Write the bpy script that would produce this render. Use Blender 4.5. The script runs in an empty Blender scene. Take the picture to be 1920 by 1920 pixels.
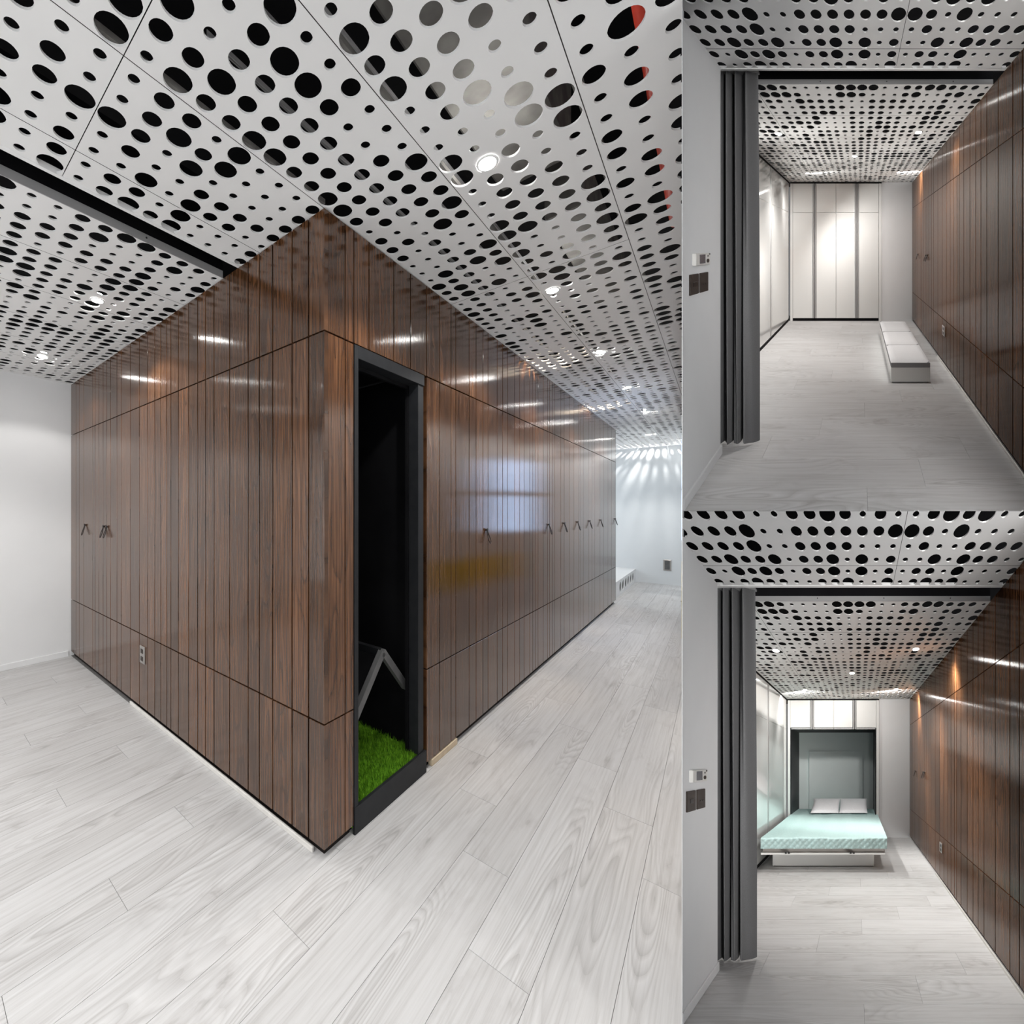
import bpy, bmesh, math, random
import numpy as np
from mathutils import Vector
random.seed(7)
SC = bpy.context.scene
COL = SC.collection

EL = np.array([-0.73637896, 0.67656931, 0.0]); ER = np.array([0.67656931, 0.73637896, 0.0])
C0 = np.array([-0.06357616, 1.53788952, 0.0])

# ------------------------------------------------------------------ camera
F = 774.07                                   # focal length in pixels of the 1920 px frame
EYE = 1.31                                   # camera height
cam_d = bpy.data.cameras.new('camera')
cam_d.sensor_fit = 'HORIZONTAL'; cam_d.sensor_width = 36.0
cam_d.lens = 36.0 * F / 1920.0
cam_d.shift_x = (960 - 640) / 1920.0         # the main picture is an off-centre (shift lens) view
cam_d.shift_y = -(960 - 956) / 1920.0
cam_d.clip_start = 0.05; cam_d.clip_end = 100
cam = bpy.data.objects.new('camera', cam_d)
cam.location = (0, 0, EYE); cam.rotation_euler = (math.radians(90), 0, 0)
COL.objects.link(cam); SC.camera = cam

# ------------------------------------------------------------------ world, exposure
w = bpy.data.worlds.new('world'); SC.world = w; w.use_nodes = True
w.node_tree.nodes['Background'].inputs[0].default_value = (0.95, 0.97, 1.0, 1)
w.node_tree.nodes['Background'].inputs[1].default_value = 0.12
SC.view_settings.view_transform = 'Standard'
try: SC.view_settings.look = 'None'
except Exception: pass
SC.view_settings.gamma = 1.0; SC.view_settings.use_curve_mapping = False
SC.view_settings.exposure = 0.45
SC.cycles.max_bounces = 10; SC.cycles.diffuse_bounces = 6; SC.cycles.glossy_bounces = 4
SC.cycles.sample_clamp_indirect = 6.0
def area(name, spread, p, sx, sy, W, d, col):
    l = bpy.data.lights.new(name, 'AREA'); l.shape = 'RECTANGLE'; l.size = sx; l.size_y = sy; l.energy = W; l.color = col
    if spread: l.spread = math.radians(spread)
    o = bpy.data.objects.new(name, l); o.location = p
    o.rotation_euler = Vector(d).to_track_quat('-Z', 'Y').to_euler(); COL.objects.link(o); return o
# added area fill behind the camera, standing in for unseen daylight (the wall there is at b = -2.45)
area('fill_light', None, tuple(C0 + -0.05 * EL - 2.40 * ER + np.array([0, 0, 1.35])), 4.6, 1.7, 32.0, (0.67656931, 0.73637896, 0.0), (0.95, 0.98, 1.0))
area('fill_light', 70, (1.25, -0.45, 1.75), 1.3, 1.3, 44.0, (1.2544, 1, 0.638), (1.0, 0.985, 0.97))      # added fill for the bench room, hung behind the camera without fixture
area('fill_light', 70, (1.25, -0.45, 0.85), 1.3, 1.3, 54.0, (1.2492, 1, -0.6136), (1.0, 0.985, 0.97))  # added fill for the bed room, likewise without fixture
area('fill_light', None, tuple(C0 + 1.45 * EL + 7.0 * ER + np.array([0, 0, 1.5])), 1.6, 1.3, 14.0, tuple(-EL + 0.35 * ER), (0.84, 0.93, 1.0))  # added cool fill to brighten the end wall, no known source in the recess
LAMP_W = 17.0                                # watts of one downlight
ROOM_W = 48.0

# ------------------------------------------------------------------ frames
# Every space of the flat is described in the same plan coordinates: a runs along the left
# face of the timber volume, b along its right face, z is the height above the floor.
class Frame:
    def __init__(s, o, va, vb, vz):
        s.o = np.array(o, float); s.M = np.array([va, vb, vz], float)
    def __call__(s, p):
        return s.o + np.asarray(p, float) @ s.M
MAIN = Frame(C0, EL, ER, (0, 0, 1))
def side_frame(vx, vy, uw):                  # the two small rooms: their long axis slants
    D = np.array([(vx - 640) / F, 1.0, (956 - vy) / F])
    o = np.array([0, 0, EYE]) + 1.6535 * D + np.array([uw, 0, -EYE])
    return Frame(o, 1.75 * D, (1, 0, 0), (0, 0, 1))
UP = side_frame(1611, 462, 0.932)            # room with the bench
LOW = side_frame(1607, 1431, 0.927)          # room with the bed

# ------------------------------------------------------------------ materials
def mat(name, col=(0.8, 0.8, 0.8), rough=0.5, spec=0.5, metal=0.0, emit=None, es=0.0):
    m = bpy.data.materials.new(name); m.use_nodes = True
    b = m.node_tree.nodes['Principled BSDF']
    b.inputs['Base Color'].default_value = (*col, 1); b.inputs['Roughness'].default_value = rough
    b.inputs['Metallic'].default_value = metal; b.inputs['Specular IOR Level'].default_value = spec
    if emit:
        b.inputs['Emission Color'].default_value = (*emit, 1); b.inputs['Emission Strength'].default_value = es
    return m
def N(m, t, **k):
    n = m.node_tree.nodes.new(t)
    for a, v in k.items():
        if a.startswith('i_'):
            key = a[2:]; key = int(key) if key.isdigit() else key
            n.inputs[key].default_value = v
        else: setattr(n, a, v)
    return n
def L(m, a, b): m.node_tree.links.new(a, b)
def ramp(m, stops):
    r = N(m, 'ShaderNodeValToRGB'); e = r.color_ramp.elements
    e[0].position, e[0].color = stops[0][0], (*stops[0][1], 1)
    e[1].position, e[1].color = stops[-1][0], (*stops[-1][1], 1)
    for p, c in stops[1:-1]:
        x = e.new(p); x.color = (*c, 1)
    return r
def grain(m, sx, sy, wave_scale, wave_dist, wy):
    """wood coordinates: UV (across, along) in metres, shifted per plank; returns fine noise, cathedral bands"""
    uv = N(m, 'ShaderNodeUVMap', uv_map='uv'); oi = N(m, 'ShaderNodeObjectInfo')
    mul = N(m, 'ShaderNodeVectorMath', operation='MULTIPLY'); mul.inputs[1].default_value = (37.0, 91.0, 53.0)
    comb = N(m, 'ShaderNodeCombineXYZ')
    for i in range(3): L(m, oi.outputs['Random'], comb.inputs[i])
    L(m, comb.outputs[0], mul.inputs[0])
    add = N(m, 'ShaderNodeVectorMath', operation='ADD'); L(m, uv.outputs[0], add.inputs[0]); L(m, mul.outputs[0], add.inputs[1])
    sc1 = N(m, 'ShaderNodeVectorMath', operation='MULTIPLY'); sc1.inputs[1].default_value = (sx, sy, 1); L(m, add.outputs[0], sc1.inputs[0])
    n1 = N(m, 'ShaderNodeTexNoise', i_Scale=1.0, i_Detail=5.0, i_Roughness=0.65); L(m, sc1.outputs[0], n1.inputs['Vector'])
    sc2 = N(m, 'ShaderNodeVectorMath', operation='MULTIPLY'); sc2.inputs[1].default_value = (1, wy, 1); L(m, add.outputs[0], sc2.inputs[0])
    n0 = N(m, 'ShaderNodeTexNoise', i_Scale=wave_scale, i_Detail=1.5, i_Roughness=0.45); L(m, sc2.outputs[0], n0.inputs['Vector'])
    k = N(m, 'ShaderNodeMath', operation='MULTIPLY'); k.inputs[1].default_value = wave_dist; L(m, n0.outputs[0], k.inputs[0])
    fr = N(m, 'ShaderNodeMath', operation='FRACT'); L(m, k.outputs[0], fr.inputs[0])
    return n1, fr, n0, oi
def wood_mat(name, rough=0.16, spec=0.5, coat=0.0):
    m = mat(name, rough=rough, spec=spec); b = m.node_tree.nodes['Principled BSDF']
    n1, fr, n0, oi = grain(m, 110.0, 2.4, 8.0, 15.0, 0.10)
    r1 = ramp(m, [(0.30, (0.030, 0.0120, 0.0052)), (0.52, (0.098, 0.043, 0.0185)), (0.75, (0.185, 0.086, 0.0390))]); L(m, n1.outputs[0], r1.inputs[0])
    r2 = ramp(m, [(0.0, (0.40, 0.38, 0.36)), (0.22, (0.92, 0.92, 0.92)), (0.9, (1.08, 1.08, 1.08)), (1.0, (0.7, 0.69, 0.68))]); L(m, fr.outputs[0], r2.inputs[0])
    mx = N(m, 'ShaderNodeMixRGB', blend_type='MULTIPLY'); mx.inputs[0].default_value = 0.75
    L(m, r1.outputs[0], mx.inputs[1]); L(m, r2.outputs[0], mx.inputs[2])
    tint = ramp(m, [(0.0, (0.66, 0.68, 0.72)), (0.5, (0.95, 0.95, 0.95)), (1.0, (1.22, 1.18, 1.12))]); L(m, oi.outputs['Random'], tint.inputs[0])
    mx2 = N(m, 'ShaderNodeMixRGB', blend_type='MULTIPLY'); mx2.inputs[0].default_value = 1.0
    L(m, mx.outputs[0], mx2.inputs[1]); L(m, tint.outputs[0], mx2.inputs[2]); L(m, mx2.outputs[0], b.inputs['Base Color'])
    bp = N(m, 'ShaderNodeBump'); bp.inputs['Strength'].default_value = 0.17; bp.inputs['Distance'].default_value = 0.004
    L(m, n1.outputs[0], bp.inputs['Height']); L(m, bp.outputs[0], b.inputs['Normal'])
    if coat:
        b.inputs['Coat Weight'].default_value = coat; b.inputs['Coat Roughness'].default_value = 0.06; b.inputs['Coat IOR'].default_value = 1.55
        L(m, bp.outputs[0], b.inputs['Coat Normal'])
    return m
def floor_mat():
    m = mat('pale_oak', rough=0.42, spec=0.35); b = m.node_tree.nodes['Principled BSDF']
    n1, fr, n0, oi = grain(m, 85.0, 1.8, 6.5, 34.0, 0.11)
    r1 = ramp(m, [(0.26, (0.45, 0.443, 0.44)), (0.50, (0.562, 0.559, 0.559)), (0.76, (0.62, 0.62, 0.625))]); L(m, n1.outputs[0], r1.inputs[0])
    r2 = ramp(m, [(0.0, (0.80, 0.79, 0.785)), (0.28, (0.95, 0.95, 0.95)), (0.7, (1.07, 1.07, 1.07)), (1.0, (0.90, 0.895, 0.89))]); L(m, fr.outputs[0], r2.inputs[0])
    r3 = ramp(m, [(0.49, (0.10, 0.10, 0.10)), (0.62, (1, 1, 1))]); L(m, n0.outputs[0], r3.inputs[0])
    mx = N(m, 'ShaderNodeMixRGB', blend_type='MULTIPLY'); L(m, r3.outputs[0], mx.inputs[0])
    L(m, r1.outputs[0], mx.inputs[1]); L(m, r2.outputs[0], mx.inputs[2])
    # sparse knots and smoky streaks
    src = n1.inputs['Vector'].links[0].from_node.inputs[0].links[0].from_socket
    s4 = N(m, 'ShaderNodeVectorMath', operation='MULTIPLY'); s4.inputs[1].default_value = (9.0, 2.6, 1); L(m, src, s4.inputs[0])
    n4 = N(m, 'ShaderNodeTexNoise', i_Scale=1.0, i_Detail=4.0, i_Roughness=0.6, i_Distortion=0.8); L(m, s4.outputs[0], n4.inputs['Vector'])
    r4 = ramp(m, [(0.25, (0.50, 0.48, 0.465)), (0.345, (0.86, 0.85, 0.845)), (0.47, (1, 1, 1))]); L(m, n4.outputs[0], r4.inputs[0])
    mk = N(m, 'ShaderNodeMixRGB', blend_type='MULTIPLY'); mk.inputs[0].default_value = 0.65
    L(m, mx.outputs[0], mk.inputs[1]); L(m, r4.outputs[0], mk.inputs[2])
    tint = ramp(m, [(0.0, (0.93, 0.925, 0.92)), (1.0, (1.03, 1.03, 1.03))]); L(m, oi.outputs['Random'], tint.inputs[0])
    mx2 = N(m, 'ShaderNodeMixRGB', blend_type='MULTIPLY'); mx2.inputs[0].default_value = 1.0
    L(m, mk.outputs[0], mx2.inputs[1]); L(m, tint.outputs[0], mx2.inputs[2]); L(m, mx2.outputs[0], b.inputs['Base Color'])
    return m
def noisy(name, c0, c1, scale, rough=0.6, spec=0.3, bump=0.0):
    m = mat(name, rough=rough, spec=spec); b = m.node_tree.nodes['Principled BSDF']
    tc = N(m, 'ShaderNodeTexCoord'); n = N(m, 'ShaderNodeTexNoise', i_Scale=scale, i_Detail=3.0)
    L(m, tc.outputs['Object'], n.inputs['Vector'])
    r = ramp(m, [(0.35, c0), (0.65, c1)]); L(m, n.outputs[0], r.inputs[0]); L(m, r.outputs[0], b.inputs['Base Color'])
    if bump:
        bp = N(m, 'ShaderNodeBump'); bp.inputs['Strength'].default_value = bump; bp.inputs['Distance'].default_value = 0.002
        L(m, n.outputs[0], bp.inputs['Height']); L(m, bp.outputs[0], b.inputs['Normal'])
    return m
WOOD = wood_mat('varnished_timber', 0.11, 0.7, 0.22); WOOD2 = wood_mat('satin_timber', 0.13, 0.0018); OAK = floor_mat()
WHITE = noisy('white_paint', (0.78, 0.785, 0.79), (0.80, 0.805, 0.81), 3.0, 0.55, 0.3)
CEIL = noisy('ceiling_sheet', (0.79, 0.79, 0.785), (0.81, 0.81, 0.805), 5.0, 0.38, 0.4)
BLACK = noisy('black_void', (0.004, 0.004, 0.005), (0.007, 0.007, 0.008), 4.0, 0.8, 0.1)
BACK = noisy('black_backing', (0.008, 0.006, 0.005), (0.012, 0.009, 0.008), 9.0, 0.7, 0.2)
GUN = noisy('dark_grey_metal', (0.013, 0.014, 0.016), (0.017, 0.018, 0.020), 20.0, 0.5, 0.22)
JOINT = noisy('joint_grey', (0.16, 0.155, 0.15), (0.20, 0.195, 0.19), 20.0, 0.8, 0.1)
BARM = noisy('grey_bar_metal', (0.10, 0.10, 0.10), (0.12, 0.12, 0.12), 20.0, 0.5, 0.4)
ALU = mat('aluminium', (0.36, 0.36, 0.36), 0.35, 0.5, 0.15)
STEEL = mat('steel_plate', (0.38, 0.36, 0.34), 0.35, 0.5, 0.6)
BRONZE = noisy('bronze_plate', (0.050, 0.040, 0.035), (0.060, 0.050, 0.044), 30.0, 0.45, 0.15)
GLOSSW = mat('gloss_white_lacquer', (0.74, 0.745, 0.73), 0.08, 0.5)
LEATHER = noisy('dark_leather', (0.012, 0.008, 0.007), (0.020, 0.013, 0.011), 60.0, 0.5, 0.4)
DRAPE = noisy('grey_cloth', (0.105, 0.105, 0.108), (0.130, 0.130, 0.133), 300.0, 0.9, 0.1, 0.15)
CUSH = noisy('pale_grey_fabric', (0.60, 0.60, 0.61), (0.68, 0.68, 0.69), 220.0, 0.95, 0.1, 0.3)
CUSHD = noisy('grey_fabric_edge', (0.22, 0.22, 0.225), (0.27, 0.27, 0.275), 220.0, 0.95, 0.1, 0.3)
MINT = noisy('mint_quilt_cotton', (0.42, 0.58, 0.57), (0.48, 0.64, 0.63), 60.0, 0.9, 0.15, 0.2)
LINEN = noisy('white_linen', (0.78, 0.78, 0.80), (0.83, 0.83, 0.85), 40.0, 0.9, 0.1, 0.2)
PALE = noisy('pale_green_grey_panel', (0.70, 0.76, 0.755), (0.72, 0.78, 0.775), 3.0, 0.5, 0.3)
RED = mat('red_paint', (0.62, 0.055, 0.03), 0.4, 0.5)
CONC = noisy('grey_concrete', (0.10, 0.095, 0.09), (0.16, 0.155, 0.145), 14.0, 0.9, 0.1)
PINE = noisy('raw_pine', (0.55, 0.45, 0.32), (0.62, 0.52, 0.38), 30.0, 0.6, 0.2)
STRIP = noisy('pale_strip', (0.62, 0.60, 0.57), (0.68, 0.66, 0.63), 30.0, 0.5, 0.3)
LAMP = mat('lamp_lens', (1, 1, 1), 0.3, 0.5, 0, (1.0, 0.98, 0.95), 60.0)
YEL = mat('yellow_paint', (0.75, 0.52, 0.02), 0.4, 0.4)
DAY = mat('window_daylight', (0.6, 0.7, 0.9), 0.4, 0.5, 0, (0.50, 0.68, 1.0), 2.4)
LCD = mat('grey_display', (0.12, 0.13, 0.16), 0.25, 0.5)
INK = mat('black_plastic', (0.012, 0.012, 0.013), 0.4, 0.5)
PLASTIC = mat('white_plastic', (0.78, 0.77, 0.74), 0.35, 0.5)

# ------------------------------------------------------------------ mesh helpers
ORG = {}
class MB:
    """collects vertices in plan coordinates of a frame and links them as ONE mesh object"""
    def __init__(s, fr): s.fr = fr; s.v = []; s.f = []; s.uv = []; s.mi = []
    def face(s, idx, uv=None, mi=0):
        s.f.append(tuple(idx)); s.uv.append(uv); s.mi.append(mi)
    def box(s, lo, hi, uvax=(0, 2), mi=0):
        k = len(s.v)
        for z in (lo[2], hi[2]):
            for b in (lo[1], hi[1]):
                for a in (lo[0], hi[0]): s.v.append((a, b, z))
        for q in ((0, 1, 3, 2), (4, 6, 7, 5), (0, 4, 5, 1), (2, 3, 7, 6), (0, 2, 6, 4), (1, 5, 7, 3)):
            s.face([k + i for i in q], [(s.v[k + i][uvax[0]], s.v[k + i][uvax[1]]) for i in q], mi)
        return s
    def prism(s, poly, z0, z1, mi=0):
        """polygon in (a,b), extruded in z; uv = (a,b)"""
        k = len(s.v); n = len(poly)
        s.v += [(p[0], p[1], z0) for p in poly] + [(p[0], p[1], z1) for p in poly]
        s.face([k + i for i in range(n)], list(poly), mi); s.face([k + n + i for i in reversed(range(n))], list(reversed(poly)), mi)
        for i in range(n):
            j = (i + 1) % n
            s.face((k + i, k + j, k + n + j, k + n + i), [poly[i], poly[j], poly[j], poly[i]], mi)
        return s
    def tube(s, pts, r, n=8, closed=False, mi=0):
        pts = [np.array(p, float) for p in pts]; k = len(s.v); m = len(pts)
        for i, p in enumerate(pts):
            q0 = pts[i - 1] if (i > 0 or closed) else p
            q1 = pts[(i + 1) % m] if (i < m - 1 or closed) else p
            t = q1 - q0; t /= np.linalg.norm(t) + 1e-9
            x = np.cross(t, (0.31, 0.17, 0.93)); x /= np.linalg.norm(x) + 1e-9; y = np.cross(t, x)
            rr = r[i] if isinstance(r, (list, tuple)) else r
            for j in range(n):
                c = 2 * math.pi * j / n
                s.v.append(tuple(p + rr * (math.cos(c) * x + math.sin(c) * y)))
        for i in range(m if closed else m - 1):
            for j in range(n):
                a, b = k + i * n + j, k + i * n + (j + 1) % n
                i2 = (i + 1) % m
                s.face((a, b, k + i2 * n + (j + 1) % n, k + i2 * n + j), None, mi)
        if not closed:
            s.face([k + j for j in range(n)], None, mi); s.face([k + (m - 1) * n + j for j in reversed(range(n))], None, mi)
        return s
    def grid(s, P, mi=0, closed_u=False):
        """P: 2-D list of points"""
        k = len(s.v); nu, nv = len(P), len(P[0])
        for row in P: s.v += [tuple(p) for p in row]
        for i in range(nu if closed_u else nu - 1):
            for j in range(nv - 1):
                i2 = (i + 1) % nu
                s.face((k + i * nv + j, k + i2 * nv + j, k + i2 * nv + j + 1, k + i * nv + j + 1), None, mi)
        return s
    def build(s, name, m, parent=None, bevel=0.0, smooth=False, origin=None, recalc=True):
        W = s.fr(s.v)
        o3 = s.fr(origin) if origin is not None else W.mean(axis=0)
        if parent is not None and origin is None: o3 = ORG[parent.name]
        me = bpy.data.meshes.new(name)
        me.from_pydata([tuple(p) for p in (W - o3)], [], s.f)
        ul = me.uv_layers.new(name='uv')
        flat = []
        for f, u in zip(s.f, s.uv):
            flat += [c for p in (u if u is not None else [(0, 0)] * len(f)) for c in p[:2]]
        ul.data.foreach_set('uv', flat)
        for x in (m if isinstance(m, (list, tuple)) else [m]): me.materials.append(x)
        if any(s.mi): me.polygons.foreach_set('material_index', s.mi)
        if recalc or bevel:
            bm = bmesh.new(); bm.from_mesh(me)
            if recalc: bmesh.ops.recalc_face_normals(bm, faces=bm.faces)
            if bevel: bmesh.ops.bevel(bm, geom=list(bm.edges), offset=bevel, segments=1, affect='EDGES', clamp_overlap=True)
            bm.to_mesh(me); bm.free()
        if smooth: me.polygons.foreach_set('use_smooth', [True] * len(me.polygons))
        o = bpy.data.objects.new(name, me); COL.objects.link(o)
        if parent is not None:
            o.parent = parent
            o.location = Vector(o3 - ORG[parent.name])
        else: o.location = o3
        ORG[o.name] = np.array(o3, float)
        return o
def tag(o, label=None, cat=None, group=None, kind=None):
    if label: o['label'] = label
    if cat: o['category'] = cat
    if group: o['group'] = group
    if kind: o['kind'] = kind
    return o
def thing(fr, name, p, label, cat, group=None):
    o = bpy.data.objects.new(name, None); COL.objects.link(o); o.empty_display_size = 0.1
    o.location = fr(p); ORG[o.name] = fr(p)
    return tag(o, label, cat, group)
def shell(fr, name, p):
    o = bpy.data.objects.new(name, None); COL.objects.link(o); o.empty_display_size = 0.1
    o.location = fr(p); ORG[o.name] = fr(p); o['kind'] = 'structure'
    return o
def clip(poly, f):
    """keep the part of a polygon where f(p) >= 0 (f linear)"""
    out = []
    for i in range(len(poly)):
        p, q = poly[i], poly[(i + 1) % len(poly)]; fp, fq = f(p), f(q)
        if fp >= 0: out.append(p)
        if (fp >= 0) != (fq >= 0):
            t = fp / (fp - fq); out.append((p[0] + t * (q[0] - p[0]), p[1] + t * (q[1] - p[1])))
    return out
DIV = (1278.4 - 640) / F                     # plan slope of the partition between the big room and the small ones
def left_of_partition(p):
    P = MAIN((p[0], p[1], 0)); return DIV * P[1] - P[0]

# ------------------------------------------------------------------ perforated ceiling
ROWS = {  # big room, rows by index across (a), string from column j0 on
 2: (-11, 'MMLLMSLSSSSM'), 1: (-11, 'SMSSMLMLSSSM'), 0: (-11, 'MSSSMMSLSSSM'), -1: (-10, 'SLSLMMLLMMLLMSMMMSSSLMMSMLMMM'),
 -2: (-9, 'LMMLMMMMMMMMMSMSSSLMLLMMMMMS'), -3: (-8, 'LSMMMMMMMMMMSSMMMMMMMMSMS'),
 -4: (-7, 'SMLLMSSMMMMMLSSMLSSLSMMSSLLLSMS'), -5: (-6, 'LSSMSSSLMMLMSSLMLSSSMLMSMSSSSLS'),
 -6: (-5, 'SLMLSSSLLSSSLLMLMMLSSSSSMMMLML'), -7: (-4, 'MMMMMSSMMMMMLSSMSLLMSMSMMSSSSL'),
 -8: (-3, 'MMMLSSMMMMMMSSMLLMMSMSMMSSSMMMM'), -9: (-2, 'MSSLLSSMMMMMMMSMMLSMMSSMMSMMMMM'),
 -10: (-1, 'SSSLLSSSLLMLMMSLMSMSMMSSMSSMMSM'), -11: (-1, 'MSSMSSMMSMSMLSSMMMLLMMSSLLLLSSS'),
 -12: (0, 'MLSMMSSMMSLMMMSLMSSLMSSSMLLM'), -13: (1, 'MSSSMMSM')}
LEFT = [  # left bay and the two small rooms: strings run from column 0 towards minus (away from the timber)
 'MSSSLMLMSSMSMLMMSSMMMMM', 'MSSSSLSMLLMMMMMMSSLMMM', 'MMMMMSSMSSSSMMMMSSLMMMM', 'SSMMLSLSSMSLSLMMSLMMLMM',
 'MSSSLSMMSMSLSLMMSMLMLSM', 'MSSSLMLMSLSSLMMSSMMLMSM']            # rows 1..6
BEYOND = ['SMMMLLMMSSLLLLSSSSMLL', 'MSLMSSLMSSSMLLSSSMLLL', 'LSSMSSSMMMMSSSMMMLSMMM', 'MMSLMMMMMMMSSMMMMMSSMS', 'SSMLMMMSSMMMMSLLMMSMSM',
 'SSMLLSSMMMMSMSSSLSMMSMS', 'LSMMLSSMMLSMMSSSLMLMSMS', 'MMMMMLMMLLMMMSSSSLSMLMMS', 'LMSSSMMMLSLMMMMMMSSMSSLL', 'MMLSLMMMSSLSSSMMLSLSSLLMS',
 'SSLMLSSMLMMLSSSMSSLMMSMMM', 'LSSLMSSLMMMMMSSMLLMSSMSLM', 'MMMMMMMSSMMMMMMMMMSLLSSMS', 'LMLSSSMSSMMMMMMMMMLMMMMSLM', 'MMLSSSMMMSMLLMMLLMMLSSSMLMM',
 'SLLMLLLMMLMMMSMMLSLSMSSMSLM', 'SLMMLLLLMMMLSSMMMMSSSSMSMLM', 'LMMMMMMLMMMMSSMMMMMLLMMMMM']
RAD = {'S': 0.0152, 'M': 0.0272, 'L': 0.0370}
rng = random.Random(3); _rnd = {}
def hole(sec, i, j):
    if sec == 'front' and i >= 1 and j <= 0 and i <= 6 and -j < len(LEFT[i - 1]): return RAD[LEFT[i - 1][-j]]
    if sec == 'front' and i in ROWS:
        j0, t = ROWS[i]
        if 0 <= j - j0 < len(t): return RAD[t[j - j0]]
    if sec == 'beyond' and i < len(BEYOND) and 0 <= -j < len(BEYOND[i]): return RAD[BEYOND[i][-j]]
    if (sec, i, j) not in _rnd: _rnd[(sec, i, j)] = RAD[rng.choice('SSSMMMML')]
    return _rnd[(sec, i, j)]
PITCH = 0.0806; Z = 2.44; TH = 0.007
STARTS = [-1.618, -1.21, -0.805, -0.3985, 0.0065, 0.405]
def panel(fr, par, a0, da, rows, jr, sec, b_of, skip, n=16, b_end=None, b_start=None, a_end=None, clipf=None):
    """one sheet: rows x columns of square cells, each with a round hole that has a real rim"""
    mb = MB(fr); per = n // 4
    ed_a = [a0 + da * (r) for r in range(len(rows) + 1)]
    cen = [a0 + 0.0015 + da * (r + 0.5) for r in range(len(rows))]
    ed_a[0] = a0 + 0.0012; ed_a[-1] = (a_end if a_end else a0 + da * len(rows)) - 0.0012
    js = list(range(jr[0], jr[1] + 1)); made = 0
    for ri, i in enumerate(rows):
        for jj, j in enumerate(js):
            b = b_of(j); b0 = b - PITCH / 2; b1 = b + PITCH / 2
            if jj == 0: b0 = (b_start if b_start is not None else b0) + 0.0012
            if jj == len(js) - 1: b1 = (b_end if b_end is not None else b1) - 0.0012
            A0, A1 = ed_a[ri], ed_a[ri + 1]
            if skip(cen[ri], b): continue
            made += 1
            r = hole(sec, i, j); ca = cen[ri]
            r = min(r, ca - A0 - 0.001, A1 - ca - 0.001, b - b0 - 0.001, b1 - b - 0.001)
            k = len(mb.v)
            fs = () if clipf is None else (clipf if isinstance(clipf, tuple) else (clipf,))
            cs = ((A0, b0), (A1, b0), (A1, b1), (A0, b1)); lows = [min(h(q) for q in cs) for h in fs]
            cut = bool(fs) and min(lows) < 0
            if cut and min(max(h(q) for q in cs) for h in fs) <= 0: continue
            if r < 0.006:
                mb.v += [(A0, b0, Z), (A1, b0, Z), (A1, b1, Z), (A0, b1, Z)]; mb.face((k, k + 1, k + 2, k + 3)); continue
            for t in range(n):
                ang = 2 * math.pi * t / n - 3 * math.pi / 4
                side, q = divmod(t, per); q /= per
                if side == 0: e = (A0 + (A1 - A0) * q, b0)
                elif side == 1: e = (A1, b0 + (b1 - b0) * q)
                elif side == 2: e = (A1 - (A1 - A0) * q, b1)
                else: e = (A0, b1 - (b1 - b0) * q)
                c, s_ = math.cos(ang), math.sin(ang)
                mb.v += [(e[0], e[1], Z), (ca + r * c, b + r * s_, Z), (ca + r * c, b + r * s_, Z + TH)]
            for t in range(n):
                u = (t + 1) % n
                if cut:
                    pl = clip([mb.v[k + 3 * t][:2], mb.v[k + 3 * u][:2], mb.v[k + 3 * u + 1][:2], mb.v[k + 3 * t + 1][:2]], fs[0])
                    for h in fs[1:]: pl = clip(pl, h) if len(pl) >= 3 else pl
                    if len(pl) >= 3:
                        kk = len(mb.v); mb.v += [(x, y, Z) for x, y in pl]; mb.face(list(range(kk, kk + len(pl))))
                    if min(min(h(mb.v[k + 3 * t + 1]), h(mb.v[k + 3 * u + 1])) for h in fs) < 0: continue
                else: mb.face((k + 3 * t, k + 3 * u, k + 3 * u + 1, k + 3 * t + 1))
                mb.face((k + 3 * t + 1, k + 3 * u + 1, k + 3 * u + 2, k + 3 * t + 2))
    if mb.f: return mb.build('panel', CEIL, par, recalc=False)
bj = lambda j: -0.0145 + PITCH * j
bj2 = lambda j: -0.0235 + PITCH * j
def main_ceiling():
    c = shell(MAIN, 'ceiling', (-0.5, 0, Z))
    cuts_l = [(-30, -9), (-8, 12), (13, 33), (34, 54), (55, 75), (76, 96), (97, 101)]
    def sk(a, b):
        if a > 0.085 and 0.045 < b < 5.74: return True
        return left_of_partition((a, b)) < -0.12
    for k, a0 in enumerate(STARTS[:5]):
        rows = list(range((k - 4) * 5, (k - 4) * 5 + 5)); da = 0.0805 if k < 4 else 0.0797
        a1 = STARTS[k + 1]
        if a0 > 0: cuts = [(-30, -9), (-8, 0), (71, 101)]
        else: cuts = cuts_l if k in (2, 3) else [(-30, -9), (-8, 33), (34, 75), (76, 101)]
        for (j0, j1) in cuts:
            be = bj(j1) + PITCH / 2 if j1 < 101 else 8.1
            if a0 > 0 and j1 == 0: be = 0.03
            panel(MAIN, c, a0, (a1 - a0) / 5, rows, (j0, j1), 'front', bj, sk, 24 if j1 < 40 else 12, be, bj(j0) - PITCH / 2, a1, left_of_partition)
    panel(MAIN, c, 0.405, 0.0805, list(range(5, 20)), (71, 101), 'far', bj, lambda a, b: False, 8, 8.1, bj(71) - PITCH / 2, 1.6125)
    for (j0, j1) in [(-30, -9), (-8, 0)]:
        panel(MAIN, c, 0.405, 0.079, [5, 6], (j0, j1), 'front', bj, lambda a, b: False, 24, 0.03 if j1 == 0 else bj(j1) + PITCH / 2, bj(j0) - PITCH / 2, 0.5665)
    left_bays(MAIN, c, (-30, -21), (-20, 0), 16)
    return c
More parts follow.
